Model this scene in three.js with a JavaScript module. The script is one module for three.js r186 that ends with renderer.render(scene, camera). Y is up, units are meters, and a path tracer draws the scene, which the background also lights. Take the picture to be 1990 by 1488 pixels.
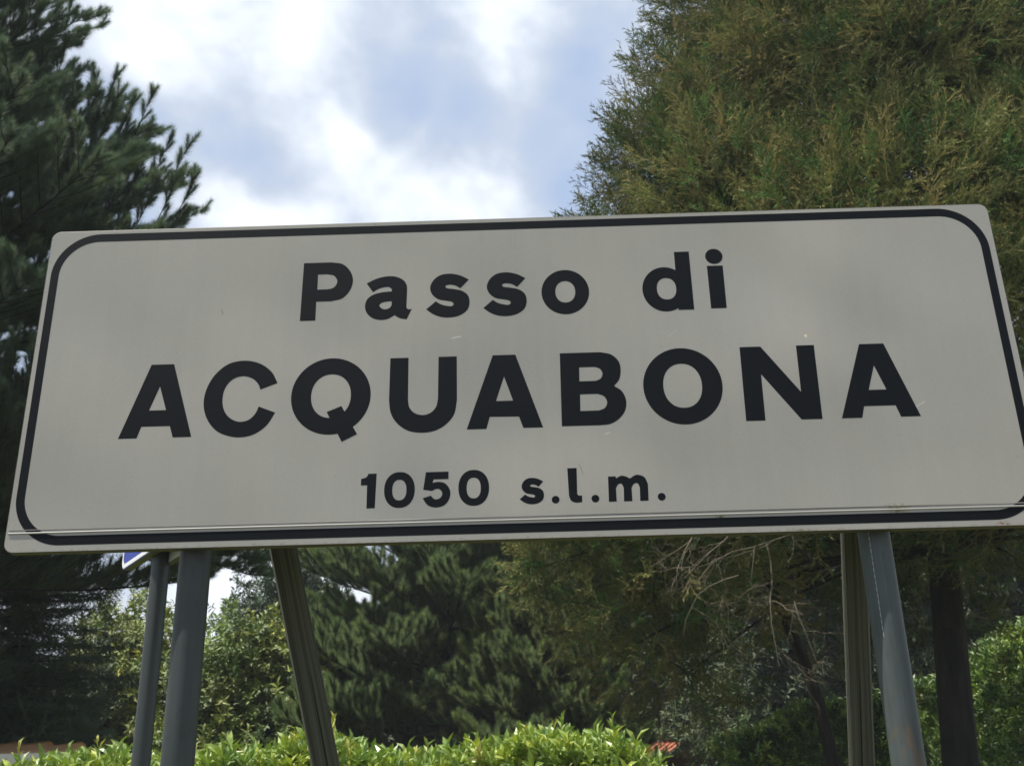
import * as THREE from 'three';
import { mergeGeometries } from 'three/addons/utils/BufferGeometryUtils.js';
import { RoundedBoxGeometry } from 'three/addons/geometries/RoundedBoxGeometry.js';

// ------------------------------------------------------------------ camera, sky, sun, exposure
const scene = new THREE.Scene();
const camera = new THREE.PerspectiveCamera(40.81, 1024 / 765, 0.05, 1500);
camera.position.set(0.0017, 1.6235, 1.9247);
camera.rotation.order = 'YXZ';
camera.rotation.set(0.36935, 0.0114, -0.02476);
camera.focus = 2.05; camera.userData.fStop = 14;

const SUN = new THREE.Vector3(-0.36, 0.92, 0.135).normalize();
const sun = new THREE.DirectionalLight(new THREE.Color(1, 0.95, 0.86), 5);
sun.position.copy(SUN).multiplyScalar(60);
sun.target.position.set(0, 3, -6);
sun.position.add(sun.target.position);
sun.castShadow = true;
sun.shadow.mapSize.set(4096, 4096);
Object.assign(sun.shadow.camera, { left: -26, right: 26, top: 26, bottom: -26, near: 1, far: 140 });
scene.add(sun, sun.target);

const renderer = new THREE.WebGLRenderer({ antialias: true });
renderer.setSize(1024, 765);
renderer.toneMapping = THREE.LinearToneMapping;
renderer.toneMappingExposure = 1.55;
renderer.shadowMap.enabled = true;
scene.fog = new THREE.FogExp2(0xdfe6ee, 0.0009);                    // light summer haze between the trees

// ------------------------------------------------------------------ small tools
function rng(seed) {
  let a = seed >>> 0;
  return () => { a = (a + 0x6d2b79f5) | 0; let t = Math.imul(a ^ (a >>> 15), 1 | a); t = (t + Math.imul(t ^ (t >>> 7), 61 | t)) ^ t; return ((t ^ (t >>> 14)) >>> 0) / 4294967296; };
}
const V = (x, y, z) => new THREE.Vector3(x, y, z);
const lerp = THREE.MathUtils.lerp, smooth = THREE.MathUtils.smoothstep;
const HASH = (() => { const r = rng(77), p = new Float32Array(4096); for (let i = 0; i < 4096; i++) p[i] = r(); return p; })();
const hash3 = (x, y, z) => HASH[(Math.imul(x, 73856093) ^ Math.imul(y, 19349663) ^ Math.imul(z, 83492791)) >>> 4 & 4095];
function noise3(x, y, z) {
  const xi = Math.floor(x), yi = Math.floor(y), zi = Math.floor(z);
  let u = x - xi, v = y - yi, w = z - zi;
  u = u * u * (3 - 2 * u); v = v * v * (3 - 2 * v); w = w * w * (3 - 2 * w);
  const L = (a, b, t) => a + (b - a) * t;
  return L(L(L(hash3(xi, yi, zi), hash3(xi + 1, yi, zi), u), L(hash3(xi, yi + 1, zi), hash3(xi + 1, yi + 1, zi), u), v),
    L(L(hash3(xi, yi, zi + 1), hash3(xi + 1, yi, zi + 1), u), L(hash3(xi, yi + 1, zi + 1), hash3(xi + 1, yi + 1, zi + 1), u), v), w);
}
function fbm(x, y, z, n) { let s = 0, a = 0.5, t = 0; for (let i = 0; i < n; i++) { s += a * noise3(x, y, z); t += a; a *= 0.5; x = x * 2.03 + 11.3; y = y * 2.03 + 5.7; z = z * 2.03 + 3.1; } return s / t; }

// ------------------------------------------------------------------ sky: thin broken cloud over blue
{
  const W = 4096, H = 2048, data = new Float32Array(W * H * 4);
  // [azimuth, elevation, radius az, radius el, amount]: openings (-) and banks (+) in the cloud
  const lobes = [
    [-22, 38.5, 6, 4, 0.27], [-12, 39.5, 5, 2.6, 0.24], [-15.9, 32.2, 3.4, 2.0, -0.11], [-18.5, 34.2, 2.2, 1.6, -0.05], [-5.2, 37.3, 3.6, 2.2, -0.22], [4.5, 36, 3.4, 7, -0.34], [-1, 35, 6, 8, 0.12],
    [-8, 31.4, 6, 2.6, 0.14], [-18.4, 29.3, 3.5, 1.8, 0.34], [-11.5, 34.4, 4, 2.2, 0.14], [0.5, 33.5, 3, 3, -0.12], [-21.5, 10, 2.2, 2.6, -0.22], [-14.5, 10.5, 4.2, 4, 0.45], [-26, 36, 3, 5, 0.04],
  ];
  for (let j = 0; j < H; j++) {
    const el = ((j + 0.5) / H - 0.5) * Math.PI, y = Math.sin(el), c = Math.cos(el), eld = el * 180 / Math.PI;
    for (let i = 0; i < W; i++) {
      const u = ((i + 0.5) / W - 0.5) * 2 * Math.PI, x = Math.cos(u) * c, z = Math.sin(u) * c, o = (j * W + i) * 4;
      let r, g, b;
      if (y < -0.01) { r = 0.10; g = 0.11; b = 0.08; } else {
        const sx = x * 5.2, sy = y * 6.8, sz = z * 5.2;
        const w1 = fbm(sx * 1.1 + 9, sy * 1.1, sz * 1.1 + 4, 3) - 0.5, w2 = fbm(sx * 1.1, sy * 1.1 + 7, sz * 1.1 + 8, 3) - 0.5;
        let d = fbm(sx + w1 * 0.7, sy + w2 * 0.7, sz + w1 * 0.4, 7) * 1.05 - 0.05;
        const fine = fbm(sx * 3.1 + w2 * 1.4, sy * 3.1 + w1 * 1.4, sz * 3.1, 6);
        d += (fine - 0.5) * 0.62;
        const az = Math.atan2(x, -z) * 180 / Math.PI;
        for (const [a, e, ra, re, amt] of lobes) { const dx = (az - a) / ra, dy = (eld - e) / re, q = dx * dx + dy * dy; if (q < 9) d += amt * Math.exp(-q); }
        const cover = 0.34 + 0.66 * smooth(d, 0.1, 0.9);
        const h = Math.max(y, 0);
        const br = lerp(0.26, 0.14, Math.min(1, h * 1.1)), bg = lerp(0.355, 0.255, Math.min(1, h * 1.1)), bb = lerp(0.53, 0.48, Math.min(1, h * 1.1));
        const near = Math.max(0, x * SUN.x + y * SUN.y + z * SUN.z), glow = 1 + 0.30 * Math.pow(near, 6);
        const lit = (0.525 + 0.22 * smooth(d, 0.45, 0.9)) * glow;
        r = lerp(br, lit * 0.935, cover); g = lerp(bg, lit * 0.995, cover); b = lerp(bb, lit * 1.08, cover);
      }
      data[o] = r; data[o + 1] = g; data[o + 2] = b; data[o + 3] = 1;
    }
  }
  const t = new THREE.DataTexture(data, W, H, THREE.RGBAFormat, THREE.FloatType);
  t.mapping = THREE.EquirectangularReflectionMapping; t.magFilter = t.minFilter = THREE.LinearFilter; t.wrapS = THREE.RepeatWrapping; t.needsUpdate = true;
  scene.background = t; scene.environment = t;
}

// ------------------------------------------------------------------ naming
const used = new Map();
function numbered(name) { const n = used.get(name) ?? 0; used.set(name, n + 1); return n ? `${name}_${String(n).padStart(3, '0')}` : name; }
function thing(name, label, category, [x, y, z] = [0, 0, 0], group) {
  const o = new THREE.Group(); o.name = numbered(name); o.position.set(x, y, z); o.userData = { label, category };
  if (group) o.userData.group = group;
  scene.add(o); return o;
}
function part(parent, name, geometry, material, label) {
  const m = new THREE.Mesh(geometry, material); m.name = name; m.castShadow = m.receiveShadow = true;
  if (label) m.userData.label = label;
  parent.add(m); return m;
}
function stuffPart(parent, name, geometry, material, list, scale = 1) {
  const m = new THREE.InstancedMesh(geometry, material, list.length), q = new THREE.Quaternion(), q2 = new THREE.Quaternion(), M = new THREE.Matrix4(), up = V(0, 1, 0), s = V(), col = new THREE.Color();
  list.forEach((e, i) => {
    q.setFromUnitVectors(up, e.d); q2.setFromAxisAngle(up, e.roll ?? 0); q.multiply(q2);
    const k = (e.s ?? 1) * scale; M.compose(e.p, q, s.set(k, k, k)); m.setMatrixAt(i, M);
    m.setColorAt(i, e.c ? col.setRGB(...e.c) : col.setRGB(1, 1, 1));
  });
  m.name = name; m.userData.kind = 'stuff'; m.castShadow = m.receiveShadow = true; m.frustumCulled = false; parent.add(m); return m;
}

// ------------------------------------------------------------------ materials and computed textures
function canvasOf(w, h, paint) { const c = document.createElement('canvas'); c.width = w; c.height = h; paint(c.getContext('2d'), w, h); return c; }
function dataTex(w, h, f, srgb) {
  const d = new Uint8Array(w * h * 4);
  for (let j = 0; j < h; j++) for (let i = 0; i < w; i++) { const v = f(i / w, j / h, i, j), o = (j * w + i) * 4; d[o] = v[0] * 255; d[o + 1] = v[1] * 255; d[o + 2] = v[2] * 255; d[o + 3] = 255; }
  const t = new THREE.DataTexture(d, w, h); t.magFilter = THREE.LinearFilter; t.minFilter = THREE.LinearFilter; t.wrapS = t.wrapT = THREE.RepeatWrapping;
  if (srgb) t.colorSpace = THREE.SRGBColorSpace; t.needsUpdate = true; return t;
}
const std = (o) => new THREE.MeshStandardMaterial(o);
const lin = (r, g, b) => new THREE.Color().setRGB(r, g, b);
const leafMat = (r, g, b, tr = 0.3, o = {}) => new THREE.MeshPhysicalMaterial({ color: lin(r, g, b), roughness: 0.75, transmission: tr, thickness: 0, side: THREE.DoubleSide, ...o });

const barkTex = dataTex(256, 512, (u, v) => { const n = fbm(u * 14, v * 5, 2, 4), k = 0.45 + 0.8 * n * n * 1.6; return [0.55 * k, 0.47 * k, 0.38 * k]; }, true);
const barkBump = dataTex(256, 512, (u, v) => { const n = fbm(u * 14, v * 5, 2, 4); return [n, n, n]; });
const M = {};
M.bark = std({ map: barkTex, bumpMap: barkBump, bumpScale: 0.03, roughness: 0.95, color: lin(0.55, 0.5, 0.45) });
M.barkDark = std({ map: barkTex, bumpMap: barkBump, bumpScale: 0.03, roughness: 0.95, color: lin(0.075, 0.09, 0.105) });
M.deadwood = std({ color: lin(0.12, 0.10, 0.07), roughness: 0.9 });

// ------------------------------------------------------------------ geometry helpers for plants
function tube(points, r0, r1, sides = 6, power = 1) {
  const n = points.length, pos = [], uv = [], idx = [], t = V(), a = V(), b = V();
  let len = 0;
  for (let i = 0; i < n; i++) {
    t.subVectors(points[Math.min(i + 1, n - 1)], points[Math.max(i - 1, 0)]).normalize();
    a.crossVectors(t, Math.abs(t.y) < 0.9 ? V(0, 1, 0) : V(1, 0, 0)).normalize(); b.crossVectors(t, a);
    if (i) len += points[i].distanceTo(points[i - 1]);
    const r = lerp(r0, r1, Math.pow(i / (n - 1), power));
    for (let k = 0; k <= sides; k++) {
      const g = k / sides * Math.PI * 2, c = Math.cos(g) * r, s = Math.sin(g) * r;
      pos.push(points[i].x + a.x * c + b.x * s, points[i].y + a.y * c + b.y * s, points[i].z + a.z * c + b.z * s); uv.push(k / sides, len * 0.6);
    }
  }
  for (let i = 0; i < n - 1; i++) for (let k = 0; k < sides; k++) { const p = i * (sides + 1) + k, q = p + sides + 1; idx.push(p, p + 1, q, p + 1, q + 1, q); }
  const g = new THREE.BufferGeometry(); g.setAttribute('position', new THREE.Float32BufferAttribute(pos, 3)); g.setAttribute('uv', new THREE.Float32BufferAttribute(uv, 2)); g.setIndex(idx); g.computeVertexNormals(); return g;
}
class Blades {                                                     // collects little leaves and needles into one geometry
  constructor() { this.p = []; }
  tri(a, b, c) { this.p.push(a.x, a.y, a.z, b.x, b.y, b.z, c.x, c.y, c.z); }
  needle(o, d, l, w, side) { const h = w / 2; this.tri(V(o.x - side.x * h, o.y - side.y * h, o.z - side.z * h), V(o.x + side.x * h, o.y + side.y * h, o.z + side.z * h), V(o.x + d.x * l, o.y + d.y * l, o.z + d.z * l)); }
  leaf(o, d, n, l, w, fold = 0.25, curl = 0.15) {                   // folded pointed leaf: two faces on each side of the midrib
    const s = V().crossVectors(d, n).normalize(), at = (t, x, h) => V(o.x + d.x * l * t + s.x * x + n.x * h, o.y + d.y * l * t + s.y * x + n.y * h, o.z + d.z * l * t + s.z * x + n.z * h);
    const b = at(0, 0, 0), m = at(0.5, 0, curl * l * 0.2), e = at(1, 0, -curl * l), f = fold * w;
    for (const k of [-1, 1]) { const q = at(0.28, k * w * 0.42, f * 0.8 + curl * l * 0.12), r = at(0.62, k * w * 0.5, f + curl * l * 0.1); this.tri(b, m, q); this.tri(q, m, r); this.tri(r, m, e); }
  }
  build() { const g = new THREE.BufferGeometry(); g.setAttribute('position', new THREE.Float32BufferAttribute(this.p, 3)); g.computeVertexNormals(); return g; }
}
const dirOf = (r) => { const z = r() * 2 - 1, a = r() * 6.2832, s = Math.sqrt(1 - z * z); return V(s * Math.cos(a), z, s * Math.sin(a)); };
const mixTint = (a, b, t, k = 1) => [lerp(a[0], b[0], t) * k, lerp(a[1], b[1], t) * k, lerp(a[2], b[2], t) * k];

function pineShoot(seed, L, n, nl, w) {                             // bottle-brush shoot of long needles, along +y
  const r = rng(seed), B = new Blades();
  for (let i = 0; i < n; i++) {
    const t = 0.06 + 0.94 * (i / n), a = i * 2.39996 + r() * 0.6, open = lerp(1.35, 0.5, t) + (r() - 0.5) * 0.35;
    const rad = V(Math.cos(a), 0, Math.sin(a)), d = V(rad.x * Math.sin(open), Math.cos(open), rad.z * Math.sin(open));
    B.needle(V(0, t * L, 0), d, nl * (0.75 + r() * 0.4), w, V(-rad.z, 0, rad.x));
  }
  B.needle(V(0, 0, 0), V(0, 1, 0), L, 0.012, V(1, 0, 0)); B.needle(V(0, 0, 0), V(0, 1, 0), L, 0.012, V(0, 0, 1));
  return B.build();
}
function spruceSpray(seed, L) {                                     // flat branch end with short needles
  const r = rng(seed), B = new Blades();
  const axis = (o, d, l) => { const n = Math.round(l / 0.010); for (let i = 0; i < n; i++) { const t = i / n, a = r() * 6.28, s = V().crossVectors(d, dirOf(r)).normalize(), q = d.clone().multiplyScalar(0.55).addScaledVector(s, 0.83).normalize(); B.needle(o.clone().addScaledVector(d, t * l), q, 0.034, 0.010, V().crossVectors(q, d).normalize()); } B.needle(o, d, l, 0.008, V().crossVectors(d, V(0, 0, 1)).normalize()); };
  axis(V(0, 0, 0), V(0, 1, 0), L);
  for (let k = 0; k < 4; k++) for (const s of [-1, 1]) { const t = 0.15 + 0.2 * k + r() * 0.06, d = V(s * 0.72, 0.65, (r() - 0.5) * 0.4).normalize(); axis(V(0, t * L, 0), d, L * (1 - t) * 0.62 + 0.05); }
  return B.build();
}
function featherSpray(seed, L) {                                    // cypress-like feathery spray
  const r = rng(seed), B = new Blades();
  const twig = (o, d, l, depth) => {
    const side = V().crossVectors(d, dirOf(r)).normalize();
    B.needle(o, d, l, 0.009, side);
    const n = depth ? 10 : 8;
    for (let i = 0; i < n; i++) {
      const t = 0.15 + 0.85 * (i + r() * 0.6) / n, s = V().crossVectors(d, dirOf(r)).normalize(), q = d.clone().multiplyScalar(0.75).addScaledVector(s, 0.6).normalize(), p = o.clone().addScaledVector(d, t * l);
      if (depth) twig(p, q, l * (0.5 - 0.25 * t) + 0.03, depth - 1); else B.needle(p, q, 0.042 + r() * 0.025, 0.0135, V().crossVectors(q, dirOf(r)).normalize());
    }
  };
  twig(V(0, 0, 0), V(0, 1, 0), L, 1);
  return B.build();
}
function leafTwig(seed, L, n, ll, lw, droop = 0) {                    // twig with alternate leaves
  const r = rng(seed), B = new Blades();
  for (let i = 0; i < n; i++) {
    const t = (i + 0.5) / n, a = i * 2.4 + r(), rad = V(Math.cos(a), 0, Math.sin(a)), d = V(rad.x, 0.55 + 0.5 * t - droop + (r() - 0.5) * 0.5, rad.z).normalize();
    const nn = V().crossVectors(V(-rad.z, 0, rad.x), d).normalize().add(dirOf(r).multiplyScalar(0.35)).normalize();
    const k = 0.75 + 0.45 * r(); B.leaf(V(0, t * L, 0), d, nn, ll * k, lw * k);
  }
  B.needle(V(0, 0, 0), V(0, 1, 0), L, 0.01, V(1, 0, 0));
  return B.build();
}

// ------------------------------------------------------------------ ground
{
  const tex = dataTex(512, 512, (u, v) => { const n = fbm(u * 24, v * 24, 1, 4), m = fbm(u * 5, v * 5, 9, 3), k = 0.55 + 0.6 * n; return [0.36 * k + 0.08 * m, 0.42 * k, 0.2 * k]; }, true);
  tex.repeat.set(60, 60);
  const g = new THREE.PlaneGeometry(900, 900); g.rotateX(-Math.PI / 2);
  const ground = new THREE.Mesh(g, std({ map: tex, roughness: 1 })); ground.name = 'ground'; ground.receiveShadow = true; ground.userData = { kind: 'structure', label: 'grassy ground below the signs and trees' }; scene.add(ground);
  const rt = dataTex(512, 512, (u, v) => { const n = 0.23 + 0.08 * fbm(u * 90, v * 90, 3, 2) + 0.04 * fbm(u * 6, v * 6, 5, 3); return [n, n, n * 0.98]; }, true);
  rt.repeat.set(40, 3);
  const rg = new THREE.PlaneGeometry(120, 7); rg.rotateX(-Math.PI / 2); rg.translate(0, 0.004, 5.2);
  const road = new THREE.Mesh(rg, std({ map: rt, roughness: 0.9 })); road.name = 'road'; road.receiveShadow = true; road.userData = { kind: 'structure', label: 'grey asphalt road in front of the sign' }; scene.add(road);
}

// ------------------------------------------------------------------ the white pass sign
const SIGN_Y = 2.05, SW = 2.0, SH = 0.697, PANEL_T = 0.02;
function roundRect(w, h, r, S = THREE.Shape, x0 = -w / 2, y0 = 0) {
  const s = new S();
  s.moveTo(x0 + r, y0); s.lineTo(x0 + w - r, y0); s.absarc(x0 + w - r, y0 + r, r, -Math.PI / 2, 0); s.lineTo(x0 + w, y0 + h - r); s.absarc(x0 + w - r, y0 + h - r, r, 0, Math.PI / 2);
  s.lineTo(x0 + r, y0 + h); s.absarc(x0 + r, y0 + h - r, r, Math.PI / 2, Math.PI); s.lineTo(x0, y0 + r); s.absarc(x0 + r, y0 + r, r, Math.PI, Math.PI * 1.5); return s;
}
const roadSign = thing('road_sign', 'wide white place sign lettered in black for the mountain pass, on two grey posts', 'road sign', [0, 0, 0]);
{
  // dirt, fine scratches and faint streaks of the sheeting, in sign coordinates
  const CW = 2048, CH = 714, X = (mm) => (mm + 1000) / 2000 * CW, Y = (mm) => CH - mm / 697 * CH;
  const c = canvasOf(CW, CH, (g) => {
    g.fillStyle = 'rgb(156,153,146)'; g.fillRect(0, 0, CW, CH);
    const im = g.getImageData(0, 0, CW, CH), d = im.data, r = rng(5);
    for (let j = 0; j < CH; j++) for (let i = 0; i < CW; i++) {
      const o = (j * CW + i) * 4, u = i / CW * 20, v = j / CH * 7, streak = fbm(u * 6, v * 0.35, 3.3, 3) - 0.5, cloud = fbm(u * 0.5, v * 0.5, 8, 4) - 0.5, k = 1 + 0.025 * streak + 0.07 * cloud + (r() - 0.5) * 0.05;
      d[o] *= k; d[o + 1] *= k * (1 - 0.01 * cloud); d[o + 2] *= k * (1 - 0.04 * cloud);
    }
    g.putImageData(im, 0, 0);
    const line = (x0, y0, x1, y1, w, col) => { g.strokeStyle = col; g.lineWidth = w; g.beginPath(); g.moveTo(X(x0), Y(y0)); g.quadraticCurveTo(X((x0 + x1) / 2 + 1), Y((y0 + y1) / 2 + 1), X(x1), Y(y1)); g.stroke(); };
    line(-142, 420, -122, 424, 1.6, 'rgb(205,203,194)'); line(-620, 499, -616, 489, 1.2, 'rgb(110,90,70)'); line(-700, 262, -697, 263, 2, 'rgb(235,232,220)');
    line(106, 146, 113, 125, 1, 'rgb(110,105,95)'); line(795, 255, 770, 240, 1.4, 'rgb(190,188,180)'); line(300, 410, 318, 425, 1.2, 'rgb(178,176,168)'); line(160, 205, 170, 209, 1.6, 'rgb(190,188,180)');
    g.fillStyle = 'rgb(236,222,186)'; g.beginPath(); g.arc(X(579), Y(403), 3, 0, 7); g.fill(); g.fillStyle = 'rgb(120,100,70)'; g.beginPath(); g.arc(X(580), Y(403), 1.3, 0, 7); g.fill();
    for (let k = 0; k < 90; k++) { g.fillStyle = `rgba(${90 + r() * 60},${80 + r() * 50},${60 + r() * 40},${0.15 + 0.3 * r()})`; g.beginPath(); g.arc(r() * CW, r() * CH, 0.5 + r() * 0.9, 0, 7); g.fill(); }
    const dirt = (x, y, rx, ry, col, n) => { for (let k = 0; k < n; k++) { const a = r() * 6.28, q = Math.sqrt(r()) * r(); g.fillStyle = col; g.beginPath(); g.arc(X(x + Math.cos(a) * rx * q), Y(y + Math.sin(a) * ry * q), 1 + r() * 1.5, 0, 7); g.fill(); } };
    dirt(707, 38, 34, 16, 'rgba(92,88,48,0.18)', 220); dirt(370, 34, 16, 6, 'rgba(92,88,48,0.18)', 40); dirt(520, 4, 60, 4, 'rgba(92,88,58,0.14)', 60); dirt(900, 6, 20, 8, 'rgba(110,60,40,0.2)', 20);
    for (let k = 0; k < 70; k++) { const x = -1000 + r() * 2000, l = 20 + r() * 130, w = 1 + r() * 5, y0 = r() < 0.6 ? 697 : 700 * r(), gr = g.createLinearGradient(0, Y(y0), 0, Y(y0 - l)); gr.addColorStop(0, `rgba(84,80,62,${0.02 + 0.035 * r()})`); gr.addColorStop(1, 'rgba(84,80,62,0)'); g.fillStyle = gr; g.fillRect(X(x), Y(y0), w, l / 697 * CH); }
    for (let k = 0; k < 420; k++) { const e = r() < 0.5, x = e ? (r() < 0.5 ? -1 : 1) * (1000 - 14 * r() * r()) : -1000 + 2000 * r(), y = e ? 697 * r() : 697 - 8 * r() * r(); g.fillStyle = `rgba(80,74,58,${0.05 + 0.14 * r()})`; g.beginPath(); g.arc(X(x), Y(y), 0.6 + r() * 1.6, 0, 7); g.fill(); }
    for (let k = 0; k < 260; k++) { const x = -1000 + r() * 2000; g.fillStyle = `rgba(92,88,70,${0.05 + 0.1 * r()})`; g.fillRect(X(x), Y(4 + r() * 3), 2 + r() * 8, 3); }
  });
  const map = new THREE.CanvasTexture(c); map.colorSpace = THREE.SRGBColorSpace; map.repeat.set(0.5, 1 / SH); map.offset.set(0.5, 0);
  const bd = new Float32Array(512 * 180 * 4);
  for (let j = 0; j < 180; j++) for (let i = 0; i < 512; i++) { const u = i / 512, v = j / 180, n = fbm(u * 5.5 + 0.9 * v, v * 1.6 - u * 0.8, 12.3, 2), o = (j * 512 + i) * 4; bd[o] = bd[o + 1] = bd[o + 2] = n; bd[o + 3] = 1; }
  const bump = new THREE.DataTexture(bd, 512, 180, THREE.RGBAFormat, THREE.FloatType); bump.magFilter = bump.minFilter = THREE.LinearFilter; bump.needsUpdate = true;
  bump.wrapS = bump.wrapT = THREE.ClampToEdgeWrapping; bump.repeat.set(0.5, 1 / SH); bump.offset.set(0.5, 0);
  const white = new THREE.MeshPhysicalMaterial({ specularIntensity: 0.5, map, bumpMap: bump, bumpScale: 0.02, roughness: 0.42 });
  const rim = std({ color: lin(0.045, 0.042, 0.033), roughness: 0.6 });
  const black = new THREE.MeshPhysicalMaterial({ color: lin(0.006, 0.0075, 0.01), roughness: 0.5, specularIntensity: 0.22 });
  const alu = std({ color: lin(0.42, 0.42, 0.42), roughness: 0.45, metalness: 0.6 });

  const pg = new THREE.ExtrudeGeometry(roundRect(SW - 0.004, SH - 0.004, 0.018, THREE.Shape, -SW / 2 + 0.002, 0.002), { depth: PANEL_T - 0.004, bevelEnabled: true, bevelThickness: 0.002, bevelSize: 0.002, bevelSegments: 2, curveSegments: 8 });
  pg.translate(0, 0, -PANEL_T + 0.002);
  const panel = part(roadSign, 'sign_panel', pg, [white, rim]); panel.position.set(0, SIGN_Y, 0);
  // the groups of an extrusion are caps and sides: the material array follows them

  const ring = roundRect(1.975, 0.674, 0.097, THREE.Shape, -0.989, 0.0135); ring.holes.push(roundRect(1.941, 0.637, 0.079, THREE.Path, -0.972, 0.032));
  const flat = (shape, z = 0.00014, seg = 14) => { const g = new THREE.ExtrudeGeometry(shape, { depth: z + 0.0006, bevelEnabled: false, curveSegments: seg }); g.translate(0, 0, -0.0006); return g; };
  part(panel, 'border_line', flat(ring, 0.00014, 20), black, 'black line with round corners along the rim of the sign');
  const sg = new THREE.CylinderGeometry(0.0017, 0.0017, 1.985, 8); sg.rotateZ(Math.PI / 2); sg.scale(1, 1, 0.9); sg.translate(-0.0005, 0.0385, 0.0003);
  part(panel, 'seam', sg, std({ color: lin(0.33, 0.32, 0.3), roughness: 0.5 }), 'thin raised seam across the sheeting near the lower rim');
  const sg2 = sg.clone(); sg2.scale(1, 0.5, 0.4); sg2.translate(0, 0.0255, 0); part(panel, 'seam', sg2, white);

  // lettering, in millimetres on the face; ~ marks points on a curve
  const path = (text, P) => {
    const pts = text.split(' ').map((t) => { const s = t[0] === '~', [x, y] = (s ? t.slice(1) : t).split(',').map(Number); return { x: x / 1000, y: y / 1000, s }; });
    const n = pts.length, out = new P(), first = pts.findIndex((p) => !p.s), poly = [];
    if (first < 0) { const curve = new THREE.CatmullRomCurve3(pts.map((p) => V(p.x, p.y, 0)), true, 'centripetal'); for (let i = 0; i < n * 6; i++) poly.push(curve.getPoint(i / (n * 6))); }
    else for (let i = 0; i < n;) {
      const a = (first + i) % n; let k = 1; while (pts[(a + k) % n].s) k++;
      if (k === 1) poly.push(V(pts[a].x, pts[a].y, 0));
      else { const run = []; for (let q = 0; q <= k; q++) { const p = pts[(a + q) % n]; run.push(V(p.x, p.y, 0)); } const curve = new THREE.CatmullRomCurve3(run, false, 'centripetal'); for (let q = 0; q < k * 6; q++) poly.push(curve.getPoint(q / (k * 6))); }
      i += k;
    }
    poly.forEach((p, i) => (i ? out.lineTo(p.x, p.y) : out.moveTo(p.x, p.y))); return out;
  };
  const letters = [
    ['P', '-453,603 -395,603 ~-371,598 ~-354,580 ~-348,558 ~-354,535 ~-369,518 -392,512 -423,512 -423,469 -455,469', '-422,575 -402,575 ~-388,571 ~-381,559 ~-384,548 ~-391,542 -402,540 -422,540'],
    ['a', '-319,551 ~-299,561 ~-278,566 ~-259,565 ~-242,556 ~-235,544 -234,536 -235,493 ~-232,489 -224,489 -234,466 ~-246,468 ~-254,472 -259,476 ~-273,468 ~-288,466 ~-305,471 ~-317,483 ~-321,498 ~-317,514 ~-305,524 ~-288,529 -266,531 ~-267,537 ~-273,541 ~-285,540 ~-296,536 -305,530', '-266,508 -266,499 ~-270,493 ~-279,490 ~-287,493 ~-291,499 ~-288,504 ~-279,507'],
    ['A', '-753,381 -707,381 -658,224 -695,224 -703,248 -760,248 -767,224 -804,224', '-731,333 -714,282 -748,282'],
    ['C', '-493,333 ~-506,357 ~-530,376 ~-561,384 ~-595,378 ~-622,354 ~-637,321 ~-639,289 ~-629,259 ~-609,235 ~-586,224 ~-562,220 ~-535,225 ~-510,243 -494,270 -528,284 ~-534,269 ~-547,256 ~-566,253 ~-585,262 ~-597,278 ~-602,301 ~-598,326 ~-584,344 ~-563,350 ~-544,344 ~-532,332 -527,320'],
    ['U', '-266,380 -229,380 -229,289 ~-226,273 ~-216,261 ~-200,256 ~-184,260 ~-173,272 -169,289 -168,380 -131,380 -131,285 ~-137,255 ~-154,234 ~-176,222 ~-201,219 ~-228,224 ~-250,240 ~-263,262 -267,289'],
    ['A', '-58,380 -12,380 39,223 0,223 -8,247 -66,248 -73,223 -112,223', '-36,333 -19,281 -53,281'],
    ['B', '78,380 160,380 ~182,374 ~196,359 ~199,341 ~195,320 184,306 ~199,294 ~206,273 ~202,252 ~188,235 ~171,226 152,224 76,224', '116,348 148,348 ~158,343 ~162,333 ~158,323 148,318 115,318', '115,290 151,290 ~163,284 ~168,272 ~163,260 151,255 114,255'],
    ['N', '442,382 484,382 554,282 556,382 592,382 589,224 548,224 479,322 477,224 439,224'],
    ['A', '683,381 732,381 782,224 743,224 736,248 674,248 667,224 627,224', '706,334 723,282 688,282'],
    ['1', '-304,138 -288,138 -290,69 -306,69 -306,115 -318,115 -318,128 ~-308,131'],
    ['5', '-192,138 -148,138 -148,123 -177,123 -179,116 ~-167,118 ~-154,114 ~-145,100 ~-146,85 ~-155,72 ~-172,67 ~-188,72 -198,86 -182,91 ~-177,85 ~-172,83 ~-164,86 ~-160,94 ~-164,102 ~-171,104 -180,100 -197,103'],
    ['l', '83,138 101,138 100,86 ~103,83 109,83 109,70 ~98,69 ~88,73 84,83'],
    ['m', '161,119 176,119 176,115 ~187,120 ~196,118 203,114 ~216,121 ~231,116 237,102 236,69 220,69 221,96 ~217,104 ~210,103 205,95 205,69 189,69 190,96 ~186,104 ~180,103 175,95 175,69 160,69'],
  ];
  const S_SHAPE = '-105,553 ~-123,563 ~-145,568 ~-167,564 ~-181,551 ~-186,535 ~-181,520 ~-168,509 ~-150,505 ~-140,502 ~-137,497 ~-141,493 ~-152,494 ~-164,498 -174,505 -194,487 ~-180,476 ~-164,469 ~-146,467 ~-125,471 ~-109,483 ~-104,499 ~-107,516 ~-119,527 ~-137,532 ~-152,535 ~-154,539 ~-148,542 ~-134,540 -123,533';
  for (const [, outer, ...holes] of letters) { const s = path(outer, THREE.Shape); for (const h of holes) s.holes.push(path(h, THREE.Path)); part(panel, 'letter', flat(s), black); }
  const sGeo = flat(path(S_SHAPE, THREE.Shape)); part(panel, 'letter', sGeo, black);
  const s2 = sGeo.clone(); s2.translate(0.1183, -0.0007, 0); part(panel, 'letter', s2, black);
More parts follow.
